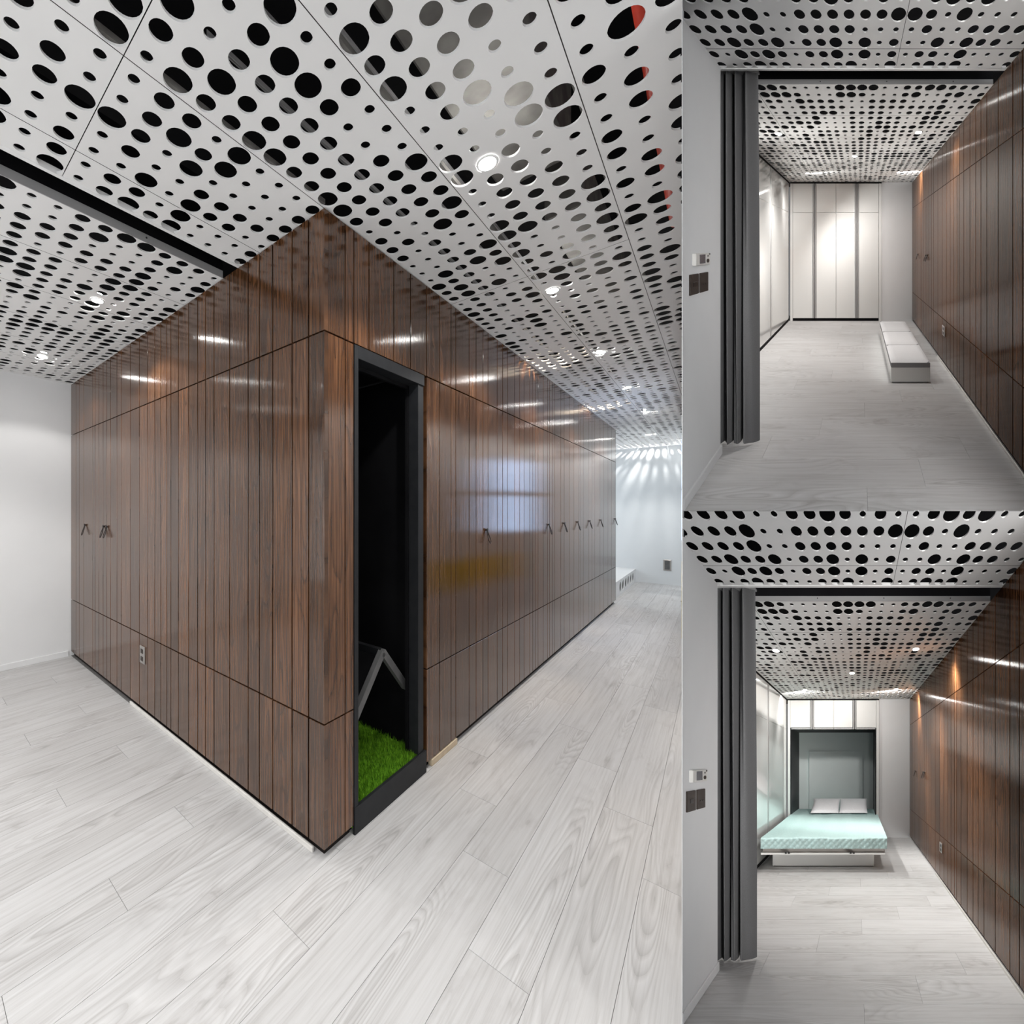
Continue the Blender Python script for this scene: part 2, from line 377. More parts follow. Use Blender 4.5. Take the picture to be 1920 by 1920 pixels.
def left_bays(fr, c, *cuts, n=12):
    n = cuts[-1] if isinstance(cuts[-1], int) else n
    cuts = [x for x in cuts if not isinstance(x, int)]
    st = [0.697, 1.0925, 1.4935, 1.8945, 2.2955, 2.6965, 3.0975]
    for k, a0 in enumerate(st):
        last = k == len(st) - 1; a1 = st[k + 1] if not last else 3.218
        nr = 5 if not last else 1
        for (j0, j1) in cuts:
            panel(fr, c, a0, (a1 - a0) / nr, list(range(k * 5, k * 5 + nr)), (j0, j1), 'beyond', bj2, lambda a, b: False, n,
                  0.03 if j1 == 0 else bj2(j1) + PITCH / 2, bj2(j0) - PITCH / 2, a1)
def slot(fr, name, b0, b1, label):
    """the dark curtain-track slot across the ceiling"""
    t = thing(fr, name, (0.63, (b0 + b1) / 2, Z), label, 'ceiling slot')
    MB(fr).box((0.5665, b0, Z + 0.03), (0.570, b1, Z + 0.30)).box((0.6985, b0, Z + 0.033), (0.703, b1, Z + 0.30)).box((0.5665, b0, Z + 0.30), (0.703, b1, Z + 0.31)).build('track_recess', BLACK, t)
    MB(fr).box((0.697, b0, Z - 0.001), (0.701, b1, Z + 0.033)).build('edge_profile', ALU, t)
    MB(fr).box((0.553, b0, Z - 0.004), (0.568, b1, Z + 0.018)).build('edge_bead', CEIL, t)
    for q in range(3):
        b = b0 + (b1 - b0) * (0.35 + 0.25 * q)
        MB(fr).tube([(0.6955, b, Z + 0.018), (0.699, b, Z + 0.018)], 0.004, 8).build('screw', INK, t)
    return t
def downlight(fr, a, b, label, W, group=None, r=0.027, size=125, rot=(0, 0, 0), glow=False):
    t = thing(fr, 'downlight', (a, b, Z), label, 'downlight', group)
    light_parts(fr, a, b, r, t, '', glow)
    lamp(fr((a, b, Z - 0.045)), W, size, 0.3 if size < 140 else 0.75, rot=rot)
def light_parts(fr, a, b, r, t, pre='', glow=False):
    ring = MB(fr); k = 20
    prof = [(r * 1.28, Z - 0.0005), (r * 1.22, Z - 0.004), (r * 1.02, Z - 0.004), (r, Z - 0.002)]
    ring.grid([[(a + p * math.cos(2 * math.pi * i / k), b + p * math.sin(2 * math.pi * i / k), z) for p, z in prof] for i in range(k)], closed_u=True)
    ring.build(pre + 'ring', CEIL, t, smooth=True)
    d = MB(fr); d.v += [(a + r * math.cos(2 * math.pi * i / k), b + r * math.sin(2 * math.pi * i / k), Z - 0.002) for i in range(k)]
    d.v += [(a + r * math.cos(2 * math.pi * i / k), b + r * math.sin(2 * math.pi * i / k), Z + 0.03) for i in range(k)]
    d.face(list(range(k))); d.face(list(range(2 * k - 1, k - 1, -1)), None, 0 if glow else 1)
    for i in range(k): d.face((i, (i + 1) % k, k + (i + 1) % k, k + i), None, 0 if glow else 1)
    d.build(pre + 'lens', [LAMP, INK], t)
def lamp(p, W, size=125, blend=0.45, rad=0.035, col=(1.0, 0.975, 0.945), rot=(0, 0, 0)):
    l = bpy.data.lights.new('lamp_light', 'SPOT'); l.energy = W; l.spot_size = math.radians(size); l.spot_blend = blend
    l.shadow_soft_size = rad; l.color = col
    o = bpy.data.objects.new('lamp_light', l); o.location = p; o.rotation_euler = rot; COL.objects.link(o); return o

# ------------------------------------------------------------------ plank floor
AK = lambda k: -0.0095 + 0.1743 * k
def plank_floor(fr, name, k0, k1, b0, b1, clipf=None, amin=None, amax=None, hole_=None):
    root = shell(fr, name, (0, -0.3, 0))
    sub = MB(fr)
    lo_a, hi_a = max(AK(k0), amin if amin is not None else -99), min(AK(k1), amax if amax is not None else 99)
    poly = [(lo_a, b0), (hi_a, b0), (hi_a, b1), (lo_a, b1)]
    if clipf: poly = clip(poly, clipf)
    sub.prism(poly, -0.05, -0.0025); sub.build('subfloor', JOINT, root)
    g = 0.0006
    for k in range(k0, k1):
        a0, a1 = AK(k), AK(k + 1)
        if amin is not None: a0 = max(a0, amin)
        if amax is not None: a1 = min(a1, amax)
        if a1 - a0 < 0.01: continue
        j = 0.075 + 0.3215 * (k % 4); n0 = math.floor((b0 - j) / 1.286)
        q = n0
        while j + q * 1.286 < b1:
            s, e = max(b0, j + q * 1.286), min(b1, j + (q + 1) * 1.286); q += 1
            if e - s < 0.01: continue
            if hole_ and a0 > hole_[0] and s > hole_[1]: continue
            if hole_ and a0 > hole_[0]: e = min(e, hole_[1])
            p = [(a0 + g, s + g), (a1 - g, s + g), (a1 - g, e - g), (a0 + g, e - g)]
            if clipf: p = clip(p, clipf)
            if len(p) < 3: continue
            MB(fr).prism(p, -0.012, 0.0).build('plank', OAK, root)
    return root

# ------------------------------------------------------------------ timber volume
GA = [3.214, 3.065, 2.971, 2.847, 2.618, 2.562, 2.473, 2.38, 2.301, 2.218, 2.093, 2.01, 1.848, 1.697, 1.569, 1.465, 1.38, 1.301, 1.248, 1.156, 1.037, 0.939, 0.859, 0.776, 0.635, 0.484, 0.4, 0.306, 0.181, 0.084, 0.0]
GB = [0.0, 0.118, 0.169, 0.267, 0.445, 0.582, 0.727, 0.858, 0.984, 1.038, 1.204, 1.298, 1.396, 1.472, 1.617, 1.711, 1.797, 1.931, 2.03, 2.124, 2.248, 2.319, 2.382, 2.447, 2.58, 2.695, 2.754, 2.831, 2.899, 3.094, 3.205, 3.392, 3.552, 3.742, 3.809, 3.946, 4.19, 4.347, 4.483, 4.773, 4.983, 5.261, 5.501, 5.790]
BANDS = [(0.04, 0.504), (0.510, 1.977), (1.983, 2.436)]
T = 0.022
def left_face(fr, root, ga, amin=-9, m=None):
    for (z0, z1) in BANDS:
        for s, e in zip(ga[:-1], ga[1:]):
            e = max(e, amin)
            if s - e < 0.012: continue
            g = 0.006 if s - e > 0.03 else 0.002
            MB(fr).box((e + (g if e > 0 else 0), 0.0, z0), (s - 0.0005, T, z1), (0, 2)).build('plank', m or WOOD, root, bevel=0.0012)
def strap_handle(fr, root, p, out, side):
    """peg with a stiff leather loop; out = unit (a,b) away from the timber, side = along it"""
    P = np.array(p, float); O = np.array([*out, 0.0]); S = np.array([*side, 0.0]); U = np.array([0, 0, 1.0])
    h = MB(fr).tube([P, P + 0.003 * O, P + 0.009 * O], 0.007, 10).tube([P + 0.008 * O, P + 0.012 * O, P + 0.0125 * O], [0.011, 0.011, 0.008], 10).build('handle', INK, root)
    base = P + 0.006 * O - 0.004 * U; pts = []
    for i in range(19):
        t = 2 * math.pi * i / 19 - math.pi / 2
        y = (1 - math.sin(t + math.pi)) / 2 if False else (math.sin(t) + 1) / 2     # 0 at peg .. 1 at the tip
        wdt = 0.019 * math.cos(t) * (0.35 + 0.65 * y)
        pts.append(base + S * wdt - U * 0.080 * y + O * 0.024 * y)
    MB(fr).tube(pts, 0.0032, 6, closed=True).build('strap', LEATHER, h, smooth=True)
    return h
def socket(fr, p, label, face='left'):
    a, b, z = p
    t = thing(fr, 'wall_socket', p, label, 'socket')
    MB(fr).box((a - 0.037, b - 0.008, z - 0.055), (a + 0.037, b, z + 0.055)).build('plate', STEEL, t, bevel=0.002)
    for dz in (-0.024, 0.024):
        o = MB(fr).box((a - 0.018, b - 0.0095, z + dz - 0.014), (a + 0.018, b - 0.007, z + dz + 0.014)).build('outlet', BRONZE, t)
        MB(fr).box((a - 0.008, b - 0.0102, z + dz - 0.007), (a - 0.005, b - 0.009, z + dz + 0.005)).box((a + 0.005, b - 0.0102, z + dz - 0.007), (a + 0.008, b - 0.009, z + dz + 0.005)).build('slot', INK, o)
    return t
def kick_left(fr, root, a0):
    MB(fr).box((a0, 0.03, 0.0), (3.214, 0.05, 0.045)).build('kick_board', BLACK, root)
    MB(fr).box((max(a0, 0.06), -0.006, 0.0), (1.848, 0.004, 0.022)).build('floor_strip', STRIP, root, bevel=0.002)
DB0, DB1 = 0.169, 0.722                       # doorway on the right face
def timber_volume():
    r = thing(MAIN, 'timber_cabinet', (0, 0, 0), 'glossy dark brown plank-clad volume with a tall dark doorway, its corner towards the viewer', 'cabinet')
    left_face(MAIN, r, GA)
    for bi, (z0, z1) in enumerate(BANDS):
        for s, e in zip(GB[:-1], GB[1:]):
            if bi < 2 and s >= DB0 - 0.001 and e <= 0.728: continue
            g = min(0.0060, (e - s) * 0.08)
            MB(MAIN).box((0.0005, s + (0.0 if s == 0 else g * 0.5) + (T + 0.0005 if s == 0 else 0), z0), (T, e - g * 0.5, z1), (1, 2)).build('plank', WOOD, r, bevel=0.0010)
    # carcass behind the planks, hollow at the doorway
    k = MB(MAIN)
    k.box((T + 0.002, T + 0.002, 0.0), (3.214, 0.06, 2.437)); k.box((T + 0.002, 0.06, 0.0), (0.06, DB0, 2.437))
    k.box((T + 0.002, DB0, 1.985), (0.06, 0.725, 2.437)); k.box((T + 0.002, 0.726, 0.0), (0.06, 5.79, 2.437))
    k.box((0.0, 5.7905, 0.04), (1.6, 5.80, 2.437)); k.build('carcass', BACK, r)
    b = MB(MAIN)
    b.box((0.06, DB0 - 0.10, 0.0), (1.35, DB0 - 0.08, 2.0)); b.box((0.06, 0.712, 0.0), (1.35, 0.722, 2.0)); b.box((1.35, DB0 - 0.1, 0), (1.37, 0.69, 2.0))
    b.box((0.06, DB0 - 0.1, 2.0), (1.37, 0.69, 2.02)); b.box((0.03, DB0 - 0.1, 0.0), (1.37, 0.69, 0.02)); b.build('closet_lining', BLACK, r)
    MB(MAIN).box((0.03, 0.725, 0.0), (0.05, 5.79, 0.045)).box((0.03, 0.03, 0.0), (0.05, DB0, 0.045)).build('kick_board', BLACK, r)
    kick_left(MAIN, r, 0.03)
    MB(MAIN).box((-0.004, 0.775, 0.0), (0.02, 1.05, 0.034)).build('batten', PINE, r, bevel=0.002)
    f = MB(MAIN)
    x0, x1 = -0.004, 0.055
    f.box((x0, DB0, 0.11), (x1, DB0 + 0.024, 1.977)); f.box((x0 + 0.006, 0.652, 0.11), (x1, 0.700, 1.977)); f.box((x0, DB0 + 0.024, 1.925), (x1, 0.700, 1.977))
    f.build('door_frame', GUN, r, bevel=0.001)
    MB(MAIN).box((x0 - 0.002, DB0, 0.0), (0.008, 0.716, 0.110)).build('door_sill', GUN, r, bevel=0.001)
    MB(MAIN).box((x1, 0.640, 0.11), (0.07, 0.655, 1.93)).box((x1, DB0 + 0.02, 1.91), (0.07, 0.655, 1.93)).build('door_stop', BLACK, r)
    for a in (2.80, 2.355, 2.285): strap_handle(MAIN, r, (a, 0.0, 1.185), (0, -1), (1, 0))
    for bb in (1.44, 2.715, 3.19, 3.68, 4.21, 4.79, 5.74): strap_handle(MAIN, r, (0.0, bb, 1.185), (-1, 0), (0, 1))
    socket(MAIN, (1.64, 0.0, 0.382), 'steel double socket plate low on the plank wall, left part of the big room')
def grass():
    me_v, me_f = [], []; rg = random.Random(5)
    mb = MB(MAIN)
    for i in range(15000):
        a = 0.012 + (rg.random() ** 1.15) * 0.95; b = rg.uniform(0.185, 0.70)
        h = rg.uniform(0.018, 0.036); t = rg.uniform(0, 6.283); wd = 0.0022; k = len(mb.v)
        dx, dy = math.cos(t), math.sin(t); lx, ly = rg.uniform(-.014, .014), rg.uniform(-.014, .014)
        mb.v += [(a - dx * wd, b - dy * wd, 0.092), (a + dx * wd, b + dy * wd, 0.092), (a + lx, b + ly, 0.092 + h)]
        mb.face((k, k + 1, k + 2))
    mb.box((0.062, DB0 - 0.08, 0.021), (1.34, 0.71, 0.093)); mb.box((0.010, DB0 + 0.002, 0.021), (0.062, 0.71, 0.093))
    G = mat('turf_green', rough=0.7, spec=0.2); n = N(G, 'ShaderNodeTexNoise', i_Scale=60.0, i_Detail=4.0); tc = N(G, 'ShaderNodeTexCoord')
    L(G, tc.outputs['Object'], n.inputs['Vector'])
    rr = ramp(G, [(0.3, (0.05, 0.17, 0.006)), (0.7, (0.24, 0.52, 0.03))]); L(G, n.outputs[0], rr.inputs[0]); L(G, rr.outputs[0], G.node_tree.nodes['Principled BSDF'].inputs['Base Color'])
    o = mb.build('grass_mat', G, origin=(0.4, 0.42, 0.09), recalc=False)
    tag(o, 'bright green artificial grass mat on the floor of the dark doorway', 'grass mat', kind='stuff')
def on_plane_a(px, py, a):
    """point of the plane a = const seen at a pixel of the big picture (survey of the gable frame)"""
    d = np.array([(px - 640) / F, 1.0, (956 - py) / F]); n = EL
    t = (a - (np.array([0, 0, 0]) - C0) @ n) / (d @ n)
    P = np.array([0, 0, EYE]) + t * d - C0
    return float(P @ EL), float(P @ ER), float(P[2])
def pet_house():
    A = 0.11
    ap = on_plane_a(716, 1222, A)
    t = thing(MAIN, 'gable_frame', (A, ap[1], 0.1), 'dark grey gable-shaped frame of a small pet house standing on the grass mat', 'pet house')
    zb = 0.10; r = 0.017; dz = ap[2] - zb
    def bar(p, q, name):
        p, q = np.array(p), np.array(q); d = q - p; d /= np.linalg.norm(d); n = np.cross(d, (1.0, 0, 0)) * r; A_ = np.array([0.012, 0, 0])
        m = MB(MAIN); m.v = [tuple(x + s1 * n + s2 * A_) for x in (p, q) for s1, s2 in ((-1, -1), (1, -1), (1, 1), (-1, 1))]
        for f in ((0, 1, 2, 3), (7, 6, 5, 4), (0, 4, 5, 1), (1, 5, 6, 2), (2, 6, 7, 3), (3, 7, 4, 0)): m.face(f)
        m.build(name, BARM, t)
    l = on_plane_a(662, 1352, A); rr = on_plane_a(766, 1296, A)
    def to_b(p, b):                            # carry the rafter straight on to a given b
        t_ = (b - ap[1]) / (p[1] - ap[1]); return (A, b, max(ap[2] + t_ * (p[2] - ap[2]), zb))
    L_, R_ = to_b(l, 0.10), to_b(rr, 0.70)
    bar(ap, L_, 'rafter'); bar(ap, R_, 'rafter')
    bk = (0.75, 0, 0)
    for p in (ap,):
        MB(MAIN).box((A + 0.012, p[1] - 0.014, p[2] - 0.016), (A + 0.70, p[1] + 0.014, p[2] + 0.014)).build('ridge_bar', GUN, t)
    s = MB(MAIN); e = 0.006
    s.v = [(A + 0.02, ap[1] - .01, ap[2] - .016), (A + 0.7, ap[1] - .01, ap[2] - .016), (A + 0.7, L_[1], L_[2] + .012), (A + 0.02, L_[1], L_[2] + .012)]
    s.v += [(x, y + .004, z + .006) for x, y, z in s.v[:4]]
    for f in ((0, 1, 2, 3), (7, 6, 5, 4), (0, 4, 5, 1), (1, 5, 6, 2), (2, 6, 7, 3), (3, 7, 4, 0)): s.face(f)
    s.build('roof_board', BLACK, t)

# ------------------------------------------------------------------ big room
def big_room():
    plank_floor(MAIN, 'floor', -16, 19, -2.45, 8.1, clipf=lambda p: left_of_partition(p) if True else 1, amax=3.218, hole_=(0.05, 0.0))
    main_ceiling()
    slot(MAIN, 'ceiling_slot', -2.42, 0.0, 'long black curtain-track slot with grey metal edge across the ceiling of the big room')
    wl = MB(MAIN).box((3.218, -2.45, 0), (3.30, 0.05, 2.445)).build('wall_left', WHITE); wl['kind'] = 'structure'
    MB(MAIN).box((3.206, -2.45, 0.0), (3.219, -0.02, 0.05)).build('baseboard_left', WHITE, bevel=0.002)['kind'] = 'structure'
    # far wall beyond the timber volume
    p = clip([(-1.4, 8.1), (1.7, 8.1), (1.7, 8.2), (-1.4, 8.2)], lambda q: left_of_partition(q))
    MB(MAIN).prism(p, 0, 2.445).build('wall_end', noisy('cool_white_paint', (0.76, 0.785, 0.80), (0.78, 0.805, 0.82), 3.0, 0.55, 0.3))['kind'] = 'structure'
    MB(MAIN).box((1.6, 5.8, 0), (1.7, 8.1, 2.445)).build('wall_recess', WHITE)['kind'] = 'structure'
    # partition to the small rooms: a plain white wall, thicker towards the far end
    y0, y1 = 0.92, 10.6; s = DIV; q = MB(Frame((0, 0, 0), (1, 0, 0), (0, 1, 0), (0, 0, 1)))
    q.prism([(s * y0, y0), (s * y1, y1), (s * y1 + 0.012, y1), ((s + 0.0016) * y0, y0)], -0.05, 2.9)
    q.build('wall_partition', WHITE)['kind'] = 'structure'
    MB(MAIN).box((-2.9, -2.55, 0), (3.30, -2.45, 2.445)).build('wall_back', WHITE)['kind'] = 'structure'
    MB(MAIN).box((-2.9, -2.45, 0), (-2.8, 0.9, 2.98)).build('wall_right', WHITE)['kind'] = 'structure'
    # structural slab above the perforated sheets
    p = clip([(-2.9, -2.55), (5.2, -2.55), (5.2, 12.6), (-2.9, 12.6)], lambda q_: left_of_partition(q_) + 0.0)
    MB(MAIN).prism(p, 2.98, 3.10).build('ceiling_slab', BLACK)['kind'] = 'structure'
    end_platform()
    plate = thing(MAIN, 'wall_plate', (-0.40, 8.1, 0.345), 'grey metal cover plate low on the pale end wall', 'wall plate')
    MB(MAIN).box((-0.455, 8.088, 0.245), (-0.345, 8.0995, 0.435)).build('cover', STEEL, plate, bevel=0.002)
    MB(MAIN).box((-0.435, 8.085, 0.265), (-0.365, 8.089, 0.415)).build('insert', BARM, plate)
    lamps = [(1.387, -0.34, 'glowing downlight in the ceiling left of the timber volume, nearer of the pair'), (2.60, -0.335, 'glowing downlight in the ceiling near the far left white wall'),
      (-0.528, 0.222, 'brightest downlight in the perforated ceiling above the corridor, nearest one'), (-0.45, 1.21, 'second downlight along the corridor ceiling beyond the brightest one'),
      (-0.455, 2.35, 'third downlight along the corridor ceiling'), (-0.455, 3.5, 'fourth downlight along the corridor ceiling, towards the end wall'), (-0.455, 4.8, 'fifth downlight along the corridor ceiling'), (-0.3, 6.6, 'farthest corridor downlight close to the end wall')]
    for i, (a, b, l) in enumerate(lamps): downlight(MAIN, a, b, l, LAMP_W * (1.15, 0.5, 1.35, 1.35, 1.35, 1.35, 1.35, 1.35)[i], glow=True)
    ceil = bpy.data.objects['ceiling']            # out of the frame, but mirrored in the varnish
    for a, b in ((1.40, -1.74), (2.65, -1.73), (2.0, -0.99)): light_parts(MAIN, a, b, 0.027, ceil, 'downlight_'); lamp(MAIN((a, b, Z - 0.045)), LAMP_W)
    for a, b in ( (0.3, -1.85), (-0.6, -1.0), (-0.6, -2.0), (-1.9, -1.6), (-1.9, -0.3)):  # unseen fill lamps added around the camera, no fixtures
        lamp(MAIN((a, b, Z - 0.02)), LAMP_W)
def end_platform():
    t = thing(MAIN, 'platform_step', (0.4, 7.0, 0), 'low white platform with round holes in its side, at the far end of the corridor', 'platform')
    MB(MAIN).box((0.052, 5.81, 0.222), (1.58, 8.095, 0.238)).build('top_board', WHITE, t, bevel=0.002)
    f = MB(MAIN); H = 0.222; hs = [6.55, 6.80, 7.05, 7.30, 7.55, 7.80, 8.05]; s = 5.81; A = 0.056
    # front board made of cells with round holes (a real rim, dark inside)
    n = 16
    ed = [5.81] + [6.425 + 0.25 * i for i in range(7)] + [8.095]
    for i in range(len(ed) - 1):
        b0, b1 = ed[i], ed[i + 1]; cb = (b0 + b1) / 2; cz = 0.115; r = 0.082 if 0 < i < 8 and b1 - b0 > 0.2 else 0
        if i == 0: r = 0
        k = len(f.v)
        if not r:
            f.box((A, b0, 0.0), (A + 0.012, b1, H)); continue
        for t_ in range(n):
            ang = 2 * math.pi * t_ / n - 3 * math.pi / 4; side, q = divmod(t_, n // 4); q /= n // 4
            e = [(b0 + (b1 - b0) * q, 0), (b1, H * q), (b1 - (b1 - b0) * q, H), (b0, H - H * q)][side]
            c, s_ = math.cos(ang) * r, math.sin(ang) * r
            f.v += [(A, e[0], e[1]), (A, cb + c, cz + s_), (A + 0.012, cb + c, cz + s_)]
        for t_ in range(n):
            u = (t_ + 1) % n
            f.face((k + 3 * t_, k + 3 * u, k + 3 * u + 1, k + 3 * t_ + 1)); f.face((k + 3 * t_ + 1, k + 3 * u + 1, k + 3 * u + 2, k + 3 * t_ + 2))
    f.build('front_board', WHITE, t)
    MB(MAIN).box((0.09, 5.82, 0.0), (0.10, 8.09, 0.22)).build('inner_lining', BLACK, t)
def services():
    """pipes, rails and ducts of the void, glimpsed through the holes"""
    zc = 2.75
    p = thing(MAIN, 'sprinkler_pipe', (-1.0, 1.5, zc), 'red painted pipe running above the perforated ceiling, glimpsed through its holes', 'pipe')
    MB(MAIN).tube([(-0.932, -0.95, 2.66), (-0.932, 0.3, 2.66), (-0.932, 1.4, 2.66)], 0.022, 14).build('pipe', RED, p, smooth=True)
    d = thing(MAIN, 'air_duct', (-0.62, 0.3, zc), 'grey duct above the perforated ceiling, glimpsed through holes beside the brightest downlight', 'duct')
    MB(MAIN).box((-0.68, -0.35, 2.62), (-0.42, 0.62, 2.90)).build('duct_body', CONC, d, bevel=0.01)
    MB(MAIN).box((-0.66, 0.90, 2.62), (-0.50, 2.0, 2.86)).build('duct_branch', CONC, d, bevel=0.01)
    for i, (a, z, x0, x1) in enumerate([(-0.33, 2.60, -1.0, 4.2), (-0.17, 2.66, -1.0, 5.2), (-0.04, 2.62, -0.5, 5.2), (-0.255, 2.72, -0.8, 3.5)]):
        t = thing(MAIN, 'metal_rail', (a, 1.0, z), ['thin bright metal rail above the ceiling, beside the duct', 'second thin metal rail above the corridor ceiling', 'metal rail above the ceiling closest to the timber volume', 'upper thin metal rail in the dark ceiling void'][i], 'rail')
        m = MB(MAIN); m.box((a - 0.005, x0, z), (a + 0.005, x1, z + 0.002)); m.box((a - 0.001, x0, z), (a + 0.001, x1, z + 0.02))
        m.build('channel', ALU, t)
    for a in STARTS[2:5]:
        t = thing(MAIN, 'support_batten', (a, 0.5, 2.48), 'grey support batten behind the ceiling joint at %s of the timber corner' % {-1.21: 'the far side', -0.805: 'the third sheet', -0.3985: 'the second sheet', 0.0065: 'the first sheet'}[a], 'batten')
        pl = clip([(a - 0.012, -1.4), (a + 0.012, -1.4), (a + 0.012, 7.9 if a < 0 else 0.0), (a - 0.012, 7.9 if a < 0 else 0.0)], lambda q: left_of_partition(q) - 0.05)
        MB(MAIN).prism(pl, Z + TH + 0.001, Z + 0.024).build('batten_bar', CONC, t)
    # small spots above the sheets wash the end wall and the timber through the holes
    lamp(MAIN((-0.33, 7.82, 2.95)), 95, 160, 0.3, 0.035, (1, 0.98, 0.95), (0, 0, 0))
    lamp(MAIN((-0.12, 2.25, 2.62)), 26, 120, 0.3, 0.010, (1.0, 0.80, 0.60))
    lamp(MAIN((-0.12, 4.10, 2.62)), 26, 120, 0.3, 0.010, (1.0, 0.80, 0.60))
def partition_window():
    """what the varnish mirrors: a small bright window and an added yellow stand-in panel, both flush in the partition"""
    s = DIV; fr = Frame((0, 0, 0), (s, 1, 0), (1, -s, 0), (0, 0, 1))   # (along, across, z)
    for nm, a0, a1, b0, b1, z0, z1 in (('added_window_2', -2.36, 2.26, -2.448, -2.425, 0.48, 2.22), ('added_window_3', 1.59, 1.599, 6.2, 7.8, 0.83, 2.17)):  # invented frames added around two of the fill lights
        f = MB(MAIN); along_a = nm == 'added_window_2'; e = 0.05
        n_ = 4 if along_a else 2
        for q in range(n_ + 1):
            if along_a: c = a0 + (a1 - a0) * q / n_; f.box((c - e / 2, b0, z0 - e), (c + e / 2, b1, z1 + e))
            else: c = b0 + (b1 - b0) * q / n_; f.box((a0, c - e / 2, z0 - e), (a1, c + e / 2, z1 + e))
        for z in (z0 - e, z1): f.box((a0, b0, z), (a1, b1, z + e))
        f.build(nm, GUN)['kind'] = 'structure'
    w_ = MB(fr).box((3.55, -0.0012, 1.05), (4.45, -0.0002, 1.48)).box((3.55, -0.0012, 1.54), (4.45, -0.0002, 1.92)).build('window_1', DAY); w_['kind'] = 'structure'
    MB(fr).box((2.6, -0.0012, 0.50), (4.1, -0.0002, 0.80)).build('yellow_standin', YEL)['kind'] = 'structure'  # added flat panel standing in for yellow furniture mirrored in the varnish

# ------------------------------------------------------------------ the two small rooms
def room_floor(fr, a_front):
    """plank floor; narrow in front of the curtain, wide behind it"""
    root = shell(fr, 'floor', (1.5, -0.9, 0))
    g = 0.0006
    sub = MB(fr); sub.box((a_front + 0.35, -1.806, -0.03), (1.1, 0.03, -0.0025)).box((1.1, -2.25, -0.03), (3.78, 0.03, -0.0025)); sub.build('subfloor', JOINT, root)
    for k in range(0, 19):
        a0, a1 = max(AK(k), a_front), min(AK(k + 1), 3.218)
        if a1 - a0 < 0.01: continue
        lim = -1.808 if a1 < 0.6 else (-1.93 if a1 < 1.2 else -2.2)
        j = 0.075 + 0.3215 * (k % 4); q = math.floor((lim - j) / 1.286)
        while j + q * 1.286 < 0.03:
            s, e = max(lim, j + q * 1.286), min(0.03, j + (q + 1) * 1.286); q += 1
            if e - s < 0.01: continue
            MB(fr).prism([(a0 + g, s + g), (a1 - g, s + g), (a1 - g, e - g), (a0 + g, e - g)], -0.003, 0.0).build('plank', OAK, root)
def curtain(fr, label):
    t = thing(fr, 'curtain', (0.63, -1.74, 0), label, 'curtain')
    # plan of the cloth: deep folds, then a broad flat leading panel
    key = [(-1.872, 0.640), (-1.860, 0.618), (-1.846, 0.606), (-1.834, 0.620), (-1.826, 0.634), (-1.812, 0.612), (-1.795, 0.602), (-1.779, 0.618), (-1.770, 0.636), (-1.756, 0.612), (-1.738, 0.602), (-1.722, 0.616), (-1.712, 0.638), (-1.698, 0.616), (-1.675, 0.604), (-1.640, 0.610), (-1.603, 0.622)]
    pl = []
    for i in range(len(key) - 1):
        p0 = key[max(i - 1, 0)]; p1, p2 = key[i], key[i + 1]; p3 = key[min(i + 2, len(key) - 1)]
        for s in range(5):
            u = s / 5
            f = lambda x0, x1, x2, x3: 0.5 * (2 * x1 + (x2 - x0) * u + (2 * x0 - 5 * x1 + 4 * x2 - x3) * u * u + (3 * x1 - x0 - 3 * x2 + x3) * u ** 3)
            pl.append((f(p0[0], p1[0], p2[0], p3[0]), f(p0[1], p1[1], p2[1], p3[1])))
    pl.append(key[-1])
    P = []
    for i, (b, a) in enumerate(pl):
        row = []
        for q in range(15):
            z = 0.012 + (2.46 - 0.012) * q / 14
            sw = math.sin(i * 0.55 + q * 0.25) * 0.004 + (0.012 * (1 - q / 14) if i > 68 else 0) * (i - 68) / 12.0
            lift = 0.03 * max(0, 1 - abs(i - 62) / 5) if q == 0 else 0.0
            row.append((a + sw, b + 0.4 * sw, z + lift))
        P.append(row)
    MB(fr).grid(P).build('cloth', DRAPE, t, smooth=True, recalc=False)
    back = [[(a + 0.004, b, z) for (a, b, z) in r] for r in P]
    MB(fr).grid(back).build('lining', DRAPE, t, smooth=True, recalc=False)
    MB(fr).box((0.60, -1.88, 2.462), (0.64, -1.60, 2.475)).build('glider_track', ALU, t)
